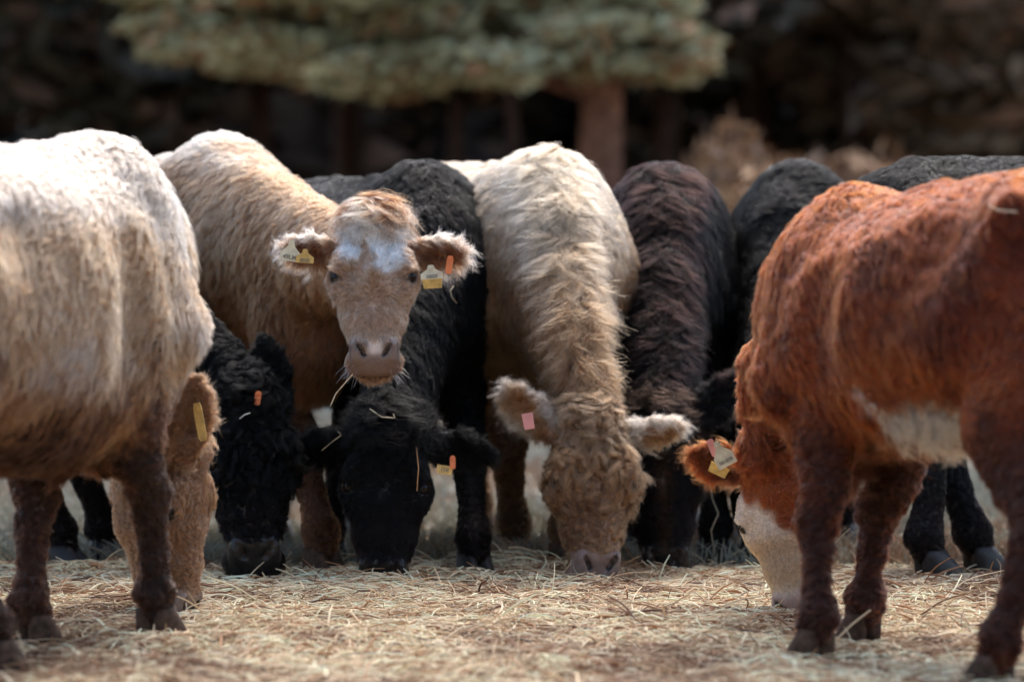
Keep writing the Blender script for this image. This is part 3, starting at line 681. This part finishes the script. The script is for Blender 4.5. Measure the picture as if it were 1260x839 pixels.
COWS['F'] = dict(name='cow', cat='cow', nflow='fwd', seed=61, s=.945, res=.011, label='dark brown black cow with a long mane eating beside the curly cream cow',
    wither=(.466, 12.05), head_dir=(.03, -1), poll=W(812, 505, 11.2), axis=(.03, -.15, -1), nrm=(0, -1, 0), neckw=.98, wide=1.0,
    feet=dict(fl=(880, 11.5), fr=(790, 11.7)), ear_l=(pxdir((775, 520), (725, 520), .05), (0, -1, -.2)), ear_r=(pxdir((850, 520), (895, 470), .02), (0, -1, 0)),
    len=dict(trunk=.034, neck=.05, head=.02, ear=.035, leg=.014), forelock=.065, fcurl=.35, mane=.085, gsp=.011, color=col_F, nose=(.012, .01, .01), curl=(.05, .07, .15), wrinkle=.003, K=7, hs=1.04)
COWS['G'] = dict(name='cow', cat='cow', seed=71, s=.965, res=.014, label='black cow between the dark brown one and the red cow, back in shade',
    wither=(.92, 12.35), head_dir=(-.22, -.97), poll=W(938, 500, 11.5), axis=(0, 0, -1), nrm=(0, -1, 0), neckw=.95,
    len=dict(trunk=.034, neck=.04, head=.02, ear=.03, leg=.014), color=col_black((.0075, .0065, .006), (.005, .005, .005), .1), nose=(.012, .01, .01), dens=55000)
COWS['H'] = dict(name='cow', cat='cow', seed=81, s=1.0, res=.014, label='black cow furthest right, only its back showing above the red cow',
    wither=(2.20, 11.70), head_dir=(.93, .36), poll=(2.9, 12.0, .75), axis=(.3, .1, -1), nrm=(1, .3, 0), 
    feet=dict(hr=(1143, 11.05), hl=(1203, 11.2)),
    len=dict(trunk=.034, neck=.04, head=.02, ear=.03, leg=.014), color=col_black((.008, .008, .009), (.006, .006, .007), .1), nose=(.012, .01, .01), dens=45000)
COWS['A'] = dict(name='cow', cat='cow', belly=.2, seed=11, s=.955, res=.012, label='cream cow at the left edge of the herd with muddy brown legs and low head',
    wither=(-1.015, 9.12), head_dir=(.50, .866), wide=.95, deep=.12, brk=.09, sheath=1, earo=.045, poll=W(226, 530, 9.90), axis=(-.04, .0, -1), nrm=(.93, -.35, 0), neckmid=W(140, 395, 9.85), neckw=.95, hs=1.08,
    feet=dict(fr=(192, 9.22), fl=(38, 9.05), hr=(-8, 8.45)), ear_l=(pxdir((236, 560), (252, 462), -.02), (.25, -1, 0)), ear_r=((-.5, .8, .1), (1, 0, 0)),
    len=dict(trunk=.034, neck=.034, head=.018, ear=.026, leg=.017), forelock=.04, facecurl=0, curl=(.07, .1, .2), tags=[dict(ear='l', px=246, py=519, w=12, h=36, D=9.70, rot=12, shape='button', mat='tag_yellow', n=(-.5, -1, 0))], mud=.011, color=col_A, dens=60000, legw=.88, nose=(.25, .18, .14))
COWS['I'] = dict(name='cow', cat='cow', seed=91, s=.84, belly=1.35, res=.011, label='rust red cow at the right edge with white face and white belly patch',
    wither=(.83, 9.02), head_dir=(-.56, .83), wide=1.06, pitch=.13, deep=.015, poll=W(940, 550, 9.92), axis=(.22, -.12, -1), nrm=(-.55, -.83, 0), neckmid=W(960, 400, 9.8), neckw=.95,
    feet=dict(fl=(1005, 8.8), fr=(1063, 9.2), hl=(1225, 8.22)), ear_l=(pxdir((915, 580), (848, 556), .0), (-.1, -1, -.3)), ear_r=((.8, .5, -.1), (0, -1, 0)),
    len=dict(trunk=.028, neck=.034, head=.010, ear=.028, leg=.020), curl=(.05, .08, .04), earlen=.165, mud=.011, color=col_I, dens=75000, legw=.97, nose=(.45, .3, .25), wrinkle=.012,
    tags=[dict(ear='l', px=877, py=551, w=9, h=17, D=9.82, rot=22, shape='button', mat='tag_pink'),
          dict(ear='l', px=891, py=563, w=25, h=34, D=9.80, rot=28, shape='flag', mat='tag_pale', text='001568', ts=.012),
          dict(ear='l', px=884, py=578, w=25, h=13, D=9.83, rot=-26, shape='plate', mat='tag_yellow', n=(0, -1, -.2))])

# ------------------------------------------------------------------ ground, straw, grass
def gz(x, y):
    p = np.stack([x, y, np.zeros_like(x)], 1)
    near = sstep(40, 14, y)
    return ((fbm(p, 1.3, 201)-.5)*.028+(noise(p, 5, 205)-.5)*.014)*near-.008
def straw_h(x, y):
    p = np.stack([x, y*1.0, np.zeros_like(x)], 1)
    hump = np.exp(-((y-10.95-.25*(noise(p, .9, 211)-.5))/.42)**2)
    return .007+.026*sstep(.35, .75, fbm(p, 2.4, 210))+.028*hump*noise(p, 2.3, 212)+.010*noise(p, 9, 213)
m, t, p_ = new_mat('ground_soil')
geo = t.nodes.new('ShaderNodeNewGeometry'); sep = t.nodes.new('ShaderNodeSeparateXYZ'); t.links.new(geo.outputs['Position'], sep.inputs[0])
n1 = t.nodes.new('ShaderNodeTexNoise'); n1.inputs['Scale'].default_value = 3.0; n1.inputs['Detail'].default_value = 8
n2 = t.nodes.new('ShaderNodeTexNoise'); n2.inputs['Scale'].default_value = 45.0; n2.inputs['Detail'].default_value = 6
for n_ in (n1, n2): t.links.new(geo.outputs['Position'], n_.inputs['Vector'])
r1 = t.nodes.new('ShaderNodeValToRGB'); r1.color_ramp.elements[0].position = .35; r1.color_ramp.elements[1].position = .68
r1.color_ramp.elements[0].color = (.09, .042, .022, 1); r1.color_ramp.elements[1].color = (.32, .19, .10, 1)
t.links.new(n2.outputs[0], r1.inputs[0])
r2 = t.nodes.new('ShaderNodeValToRGB'); r2.color_ramp.elements[0].position = .38; r2.color_ramp.elements[1].position = .62
r2.color_ramp.elements[0].color = (.22, .15, .10, 1); r2.color_ramp.elements[1].color = (.34, .33, .27, 1)
t.links.new(n1.outputs[0], r2.inputs[0])
mrn = t.nodes.new('ShaderNodeMapRange'); mrn.inputs[1].default_value = 11.6; mrn.inputs[2].default_value = 13.0; t.links.new(sep.outputs['Y'], mrn.inputs[0])
mxn = t.nodes.new('ShaderNodeMix'); mxn.data_type = 'RGBA'; t.links.new(mrn.outputs[0], mxn.inputs['Factor']); t.links.new(r1.outputs[0], mxn.inputs[6]); t.links.new(r2.outputs[0], mxn.inputs[7])
t.links.new(mxn.outputs[2], p_.inputs['Base Color']); p_.inputs['Roughness'].default_value = .95; p_.inputs['Specular IOR Level'].default_value = .1
bp = t.nodes.new('ShaderNodeBump'); bp.inputs['Distance'].default_value = .02; bp.inputs['Strength'].default_value = .6; t.links.new(n2.outputs[0], bp.inputs['Height']); t.links.new(bp.outputs[0], p_.inputs['Normal'])
M['ground'] = m
xs = np.concatenate([[-400, -150, -60, -25, -12], np.linspace(-6, 6, 161), [12, 25, 60, 150, 400]])
ys = np.concatenate([[-100, -30, -5, 2], np.linspace(6, 20, 187), np.linspace(20.4, 50, 60), [70, 110, 200, 500]])
X, Yg = np.meshgrid(xs, ys); V = np.stack([X.ravel(), Yg.ravel(), gz(X.ravel(), Yg.ravel())], 1)
nx_ = len(xs); I = (np.arange(len(ys)-1)[:, None]*nx_+np.arange(nx_-1)[None]).ravel()
tag(mesh_obj('ground', V, np.stack([I, I+1, I+nx_+1, I+nx_], 1), M['ground']), kind='structure')

def strand_mat(name, rough=.7, trans=0):
    m, t, p = new_mat(name); a = t.nodes.new('ShaderNodeAttribute'); a.attribute_name = 'Col'
    t.links.new(a.outputs['Color'], p.inputs['Base Color']); p.inputs['Roughness'].default_value = rough; p.inputs['Specular IOR Level'].default_value = .35
    return m
M['straw'] = strand_mat('straw', .5); M['grass'] = strand_mat('grass', .75)
def make_straw(n, seed):
    r = np.random.default_rng(seed); K = 5
    D = 7.2+(12.4-7.2)*r.random(n)**.9; x = (r.random(n)-.5)*2*(D*.16+.5)
    keep = r.random(n) < np.clip(1.25-sstep(11.35, 12.3, D)*1.15, 0, 1)
    bare = sstep(.56, .70, fbm(np.stack([x, D, x*0], 1), 2.6, 240)+.06*sstep(9.4, 8.4, D)); keep &= r.random(n) > bare*.72
    for (fx_, fy_) in FEET:
        keep &= ~((np.hypot(x-fx_, D-(fy_-.05)) < .13) & (r.random(n) < .8))
    D, x = D[keep], x[keep]; n = len(D)
    g = gz(x, D); sh = straw_h(x, D)
    L = np.clip(r.lognormal(-2.45, .55, n), .025, .32); az = r.random(n)*6.283
    lv = r.random(n)**.6; z = g+.004+sh*lv
    tilt = r.normal(0, .11, n)+(r.random(n) < .06)*r.random(n)*.8
    d = np.stack([np.cos(az)*np.cos(tilt), np.sin(az)*np.cos(tilt), np.sin(tilt)], 1)
    side = np.stack([-np.sin(az), np.cos(az), np.zeros(n)], 1)
    bend = r.normal(0, .12, n)*L; kink = np.where(r.random(n) < .25, r.normal(0, .35, n), 0); kz = np.where(r.random(n) < .15, r.normal(.1, .3, n), 0)
    P = np.zeros((n, K, 3)); c0 = np.stack([x, D, z], 1)
    for k in range(K):
        t = k/(K-1)-.5
        P[:, k] = c0+d*(L*t)[:, None]+side*(bend*4*t*t+kink*L*np.maximum(t, 0))[:, None]
        P[:, k, 2] += kz*L*np.maximum(t, 0)-.1*L*4*t*t
    P[:, :, 2] = np.maximum(P[:, :, 2], (g+.002)[:, None])
    rad = (np.clip(r.lognormal(-6.65, .38, n), .0006, .0032))[:, None]*np.array([.8, 1, 1, 1, .7])[None]
    p3 = np.stack([x, D, z*0], 1); q = r.random(n)
    pale, tan, brn, dark = vcol((.92, .74, .48)), vcol((.74, .53, .31)), vcol((.40, .19, .08)), vcol((.15, .065, .03))
    C = np.where((q < .46)[:, None], pale, np.where((q < .75)[:, None], tan, np.where((q < .92)[:, None], brn, dark)))
    dirt = sstep(.50, .68, fbm(p3, 3.0, 220)+.10*sstep(9.3, 8.3, D))
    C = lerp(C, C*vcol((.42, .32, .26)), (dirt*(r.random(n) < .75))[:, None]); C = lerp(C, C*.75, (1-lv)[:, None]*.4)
    C = C*np.clip(r.normal(1, .15, n), .6, 1.4)[:, None]
    o = curves_obj('loose_straw', P, rad, M['straw'], None, np.clip(C, .01, .85))
    tag(o, 'loose layer of pale golden straw spread over the ground', 'straw', kind='stuff')
def make_grass(n, seed):
    r = np.random.default_rng(seed); K = 4
    D = 11.4+(42-11.4)*r.random(n)**1.7; x = (r.random(n)-.5)*2*(D*.16+.6); g = gz(x, D)
    L = .03+.07*r.random(n)+.05*noise(np.stack([x, D, g], 1), .8, 231); az = r.random(n)*6.283; ln = r.normal(0, .6, n)
    P = np.zeros((n, K, 3))
    for k in range(K):
        t = k/(K-1); P[:, k] = np.stack([x+np.cos(az)*L*ln*t*t, D+np.sin(az)*L*ln*t*t, g-.01+L*t*(1-.25*t)], 1)
    rad = (.002+.002*r.random(n))[:, None]*(D/13)[:, None]*np.array([1, .9, .6, .2])[None]
    q = noise(np.stack([x, D*.5, g*0], 1), 1.6, 232)+r.normal(0, .15, n)
    C = np.where((q < .42)[:, None], vcol((.32, .20, .12)), np.where((q < .55)[:, None], vcol((.35, .29, .20)), vcol((.30, .30, .235))))*np.clip(r.normal(1, .2, n), .5, 1.4)[:, None]
    tag(curves_obj('pasture_grass', P, rad, M['grass'], None, np.clip(C, .01, .8)), 'short winter pasture grass, pale and blurred behind the herd', 'grass', kind='stuff')

# ------------------------------------------------------------------ trees and undergrowth at the back
def leaf_cloud(name, cen, rad, n, size, mat, parent, cols, seed, flat=.4, long=2.6, droop=.12):
    """needle or leaf tufts spread through a set of ellipsoid clumps"""
    r = np.random.default_rng(seed); cen = np.array(cen); rad = np.array(rad)
    w_ = rad.prod(1)**(2/3); ci = r.choice(len(cen), n, p=w_/w_.sum())
    u = nrm(r.normal(0, 1, (n, 3)))*(r.random(n)**.42)[:, None]
    C = cen[ci]+u*rad[ci]
    a = nrm(r.normal(0, 1, (n, 3))*np.array((1, 1, flat))-np.array((0, 0, droop))); b = nrm(np.cross(a, r.normal(0, 1, (n, 3))))
    sz = size*(.5+r.random(n)); A_ = a*(sz*long*.5)[:, None]; B_ = b*(sz*.5)[:, None]
    V = np.stack([C-A_, C+B_*.9, C+A_, C-B_*.9], 1).reshape(-1, 3)
    cl = r.random(len(cen))[ci]; cc = lerp(vcol(cols[0])[None], vcol(cols[1])[None], np.clip(cl+r.normal(0, .2, n), 0, 1)[:, None])
    if len(cols) > 2: cc = np.where((r.random(n) < .22)[:, None], vcol(cols[2])[None], cc)
    return mesh_obj(name, V, np.arange(4*n).reshape(-1, 4), mat, parent, False, np.repeat(cc, 4, 0))
def limb(V, Fs, path, r0, r1, m=9):
    n0 = len(V); path = [np.array(p, float) for p in path]; k = len(path)
    for i, p in enumerate(path):
        d = nrm(path[min(i+1, k-1)]-path[max(i-1, 0)]); a = nrm(np.cross(d, (.3, 1, .2))); b = np.cross(d, a); rr = r0+(r1-r0)*i/(k-1)
        for j in range(m):
            an = 6.283*j/m; V.append(p+(a*math.cos(an)+b*math.sin(an))*rr*(1+.12*math.sin(j*2.7+i*1.9)))
    for i in range(k-1):
        for j in range(m): Fs.append((n0+i*m+j, n0+i*m+(j+1) % m, n0+(i+1)*m+(j+1) % m, n0+(i+1)*m+j))
M['bark_red'] = plain('pine_bark', (.22, .105, .065), .9, .15, 12, .5, .8)
M['bark_dark'] = plain('dark_bark', (.075, .042, .03), .9, .15, 12, .5, .8)
M['bark_pale'] = plain('pale_bark', (.5, .42, .38), .85, .15, 7, .55, .6)
M['leaf'] = strand_mat('tree_foliage', .65)
def tree(label, x, y, h, r0, crown, cols, bark, seed, lean=0.0, nl=9000, size=.14, group='trees at the edge of the wood'):
    """crown: list of (dx, dy, z, rx, ry, rz) clumps relative to the trunk base"""
    r = np.random.default_rng(seed); root = empty('tree', (x, y, -.02)); tag(root, label, 'tree', group)
    V = []; Fs = []; top = np.array((lean*h, 0, h))
    pth = [np.array((lean*h*t+.06*math.sin(5*t+seed), .05*math.cos(4*t+seed), h*t)) for t in np.linspace(0, 1, 9)]
    limb(V, Fs, pth, r0, r0*.3, 12)
    for c in crown:
        z0 = min(max(c[2]-.10*abs(c[0])-.05, .8), h*.95); t0 = z0/h; st_ = np.array((lean*h*t0, 0, z0)); en = np.array(c[:3]); md = (st_+en)/2+np.array((0, 0, .18))
        limb(V, Fs, [st_, md, en], r0*.09, r0*.04, 6)
    mesh_obj('trunk', V, Fs, bark, root)
    cen = []; rad = []
    for c in crown:
        for _ in range(7):
            u = nrm(r.normal(0, 1, 3))*r.random()**.5; cen.append(np.array(c[:3])+u*np.array(c[3:])*.85); rad.append(np.array(c[3:])*(.3+.42*r.random())*np.array((1.25, 1.1, .62)))
    leaf_cloud('crown', cen, rad, nl, size, M['leaf'], root, cols, seed+5)
    return root
# the pale drooping pine in front of the wood
DP = 27.0
def pc(px, py, D, rx, ry, rz, x0, y0):
    v = W(px, py, D); return (v[0]-x0, v[1]-y0, v[2], rx, ry, rz)
x0 = WX(735, DP); crown = []
r = np.random.default_rng(77)
for (px, py, rx, rz) in [(215, 58, .36, .14), (262, 62, .5, .20), (310, 72, .5, .22), (380, 84, .5, .22), (450, 88, .5, .2), (520, 92, .5, .2), (590, 98, .5, .2), (660, 92, .5, .22), (735, 82, .55, .25), (790, 66, .38, .22), (828, 74, .18, .2), (640, 40, .6, .3), (740, 25, .6, .3), (820, 30, .35, .3), (560, 50, .6, .25), (460, 30, .6, .25), (370, 20, .6, .25), (280, 30, .5, .2)]:
    crown.append(pc(px+r.normal(0, 8), py-14+r.normal(0, 4), DP+r.normal(0, .45), rx, .55, rz, x0, DP))
for k in range(26):
    px = 150+700*r.random(); py = -30-480*r.random()**1.2; crown.append(pc(px+(500-px)*min(1, -py/700), py, DP+r.normal(0, .6), .8, .8, .38, x0, DP))
tree('wide pine with pale sage foliage drooping over the herd, red brown trunk', x0, DP, 5.6, .19, crown, ((.32, .30, .16), (.62, .59, .36), (.38, .21, .10)), M['bark_red'], 401, .0, 95000, .07)
def random_crown(seed, zlo, zhi, spread, n=12):
    r = np.random.default_rng(seed); out = []
    for k in range(n):
        z = zlo+(zhi-zlo)*(k+.5)/n; s_ = spread*(1-.6*(z-zlo)/(zhi-zlo)); out.append((r.normal(0, .55)*s_, r.normal(0, .5)*s_, z, s_*.8, s_*.8, .75+.3*r.random()))
    return out
DK = ((.016, .015, .009), (.050, .040, .022), (.11, .058, .032))
BR = ((.07, .048, .025), (.15, .09, .045), (.18, .09, .045))
specs = [
 ('dark tree with low hanging branches at the far left of the wood', 70, 33, .16, 2.2, DK, 'bark_dark', .0, 1.5),
 ('leaning dark trunk beneath the left end of the pale pine', 205, 36, .10, 2.9, DK, 'bark_dark', .05, 1.6),
 ('thin brown trunk beneath the left half of the pale pine', 318, 33, .12, 3.0, DK, 'bark_dark', -.02, 1.6),
 ('dark trunk above the shoulder of the cow that looks up', 420, 38, .17, 3.0, DK, 'bark_dark', .02, 1.8),
 ('slanting brown trunk left of the red brown pine trunk', 545, 33, .08, 3.0, DK, 'bark_dark', .07, 1.4),
 ('slim brown trunk just left of the red brown pine trunk', 655, 32, .06, 3.0, DK, 'bark_dark', -.05, 1.4),
 ('brown trunk right of the red brown pine trunk', 815, 34, .13, 3.1, DK, 'bark_dark', .03, 1.6),
 ('dark tree right of the pale pine, brown tinged leaves in front', 930, 37, .16, 2.0, DK, 'bark_dark', .0, 1.6),
 ('tree with rusty brown leaves above the black cow at the right', 1045, 34, .14, 2.1, BR, 'bark_dark', -.01, 1.2),
 ('dark tree above the red cow, near the right edge', 1150, 37, .18, 1.9, DK, 'bark_red', .0, 1.7),
 ('darkest tree at the right edge of the wood', 1262, 35, .17, 1.6, DK, 'bark_dark', .0, 1.8)]
for i, (lb, px, D, r0, zlo, cl, bk_, lean, sp) in enumerate(specs):
    tree(lb, WX(px, D), D, 9.0, r0, random_crown(500+i, zlo, 8.6, sp), cl, M[bk_], 520+i, lean, 9000, .2)
# pale birch trunks
for i, (px, D, r0, lean, lb) in enumerate([(28, 41, .085, .02, 'pale barked birch furthest left in the wood'), (62, 42, .075, -.015, 'second pale barked birch from the left'), (118, 41, .06, .03, 'thin birch with pale bark leaning right')]):
    root = empty('birch_tree', (WX(px, D), D, -.02)); tag(root, lb, 'tree', 'pale birches in the wood')
    V = []; Fs = []; limb(V, Fs, [np.array((lean*8*t+.05*math.sin(6*t+i), 0, 8*t)) for t in np.linspace(0, 1, 10)], r0, r0*.4, 10)
    mesh_obj('trunk', V, Fs, M['bark_pale'], root)
    leaf_cloud('crown', *[np.array(q) for q in zip(*[((lean*8+a_, b_, 7.6+c_), (.9, .9, .6)) for a_, b_, c_ in [(0, 0, 0), (.6, .2, -.5), (-.6, 0, -.6), (.1, -.5, .4)]])], 2500, .16, M['leaf'], root, BR, 560+i)
# far woodland mass and the undergrowth
r = np.random.default_rng(88); cen = []; rad = []
for k in range(420):
    D = 44+16*r.random(); cen.append((WX(-500+2300*r.random(), D), D, 12*r.random()**1.1)); rad.append((1.6, 1.3, 1.1))
o = leaf_cloud('far_woodland', cen, rad, 60000, .55, M['leaf'], None, ((.016, .011, .007), (.06, .036, .02), (.17, .09, .05)), 89)
tag(o, 'dark mass of woodland closing the view behind the trees', 'woodland', kind='stuff')
cen = []; rad = []
for k in range(240):
    D = 26+8*r.random(); px = -150+1560*r.random(); hgt = .35+.45*r.random()
    cen.append((WX(px, D), D, hgt*.5)); rad.append((.55, .5, hgt*.6))
for k in range(70):
    D = 25+2.5*r.random(); px = 905+r.normal(0, 38); hgt = 2.0-.010*abs(px-895); hgt = max(.5, hgt*(.78+.22*r.random()))
    cen.append((WX(px, D), D, hgt*.5)); rad.append((.28, .3, hgt*.52))
for k in range(60):
    D = 28+2.5*r.random(); px = 1010+r.normal(0, 70); hgt = 1.85*(.7+.3*r.random())
    cen.append((WX(px, D), D, hgt*.5)); rad.append((.3, .3, hgt*.5))
o = leaf_cloud('bracken', cen, rad, 80000, .06, M['leaf'], None, ((.22, .105, .05), (.52, .31, .16), (.11, .06, .035)), 90, 1.5, 3.4)
tag(o, 'rusty dry bracken and tall dead grass along the wood edge', 'bracken', kind='stuff')

# ------------------------------------------------------------------ the herd
for k_ in 'BDCEFGHAI':
    make_cow(COWS[k_])
make_straw(int(130000*STRAW), 301); make_grass(int(60000*STRAW), 302)

# ------------------------------------------------------------------ single straws caught on the animals
bpy.context.view_layer.update(); dg = bpy.context.evaluated_depsgraph_get()
def surf(px, py, off, default):
    v = W(px, py, 1.0); o = Vector((0, 0, HC)); d = Vector(v)-o; d.normalize()
    hit, loc, nn, _, ob, _ = sc.ray_cast(dg, o+d*5, d)
    if not hit or loc.y > 14: return W(px, py, default)
    return np.array(loc-d*off)
def single_straw(label, pts, off, D, rad=.0017, c=(.72, .58, .38)):
    P = np.array([surf(px, py, off, D) for (px, py) in pts]); P[:, 1] = np.clip(P[:, 1], P[:, 1].min(), P[:, 1].min()+.06)
    V = []; Fs = []; limb(V, Fs, [P[0]]+[lerp(P[i], P[i+1], t) for i in range(len(P)-1) for t in (.33, .66, 1.0)], rad, rad*.7, 5)
    nm = plain('straw_piece', c, .5, .3, 90, .2, 0); o = mesh_obj('straw', V, Fs, nm)
    tag(o, label, 'straw', 'single straws caught on the cattle')
single_straw('pale straw hanging from the mouth of the cow that looks up', [(434, 460), (430, 472), (424, 486)], .02, 10.4)
single_straw('straw lying across the top of the black head under the muzzle', [(455, 503), (470, 513), (486, 514), (484, 509)], .035, 10.6)
single_straw('bent straw at the left side of the black head in the centre', [(424, 517), (420, 535), (408, 544), (396, 554)], .035, 10.6)
single_straw('upright reddish straw beside the ear of the black cow in the centre', [(512, 548), (515, 575), (513, 604)], .035, 10.6, .0016, (.55, .28, .12))
single_straw('curled straw on the black flank below the right ear of the tan cow', [(558, 352), (554, 358), (556, 366), (562, 373)], .03, 11.2)
single_straw('long wavy straw dangling beneath the ear of the red cow', [(872, 587), (876, 612), (884, 632), (875, 652), (878, 672)], .03, 9.86, .0014)
single_straw('short straw on the curly black forehead at the left', [(295, 515), (301, 510), (308, 508)], .035, 10.6, .002, (.75, .7, .6))
single_straw('straw on the ridge of the red back, left of the other one', [(1107, 262), (1122, 260)], .03, 8.7)
single_straw('longer straw on the red back near the right edge', [(1216, 253), (1228, 259), (1252, 261)], .03, 8.6)
single_straw('thin straw caught on the shoulder of the tan cow', [(203, 205), (200, 218), (190, 230)], .03, 11.8, .0014)
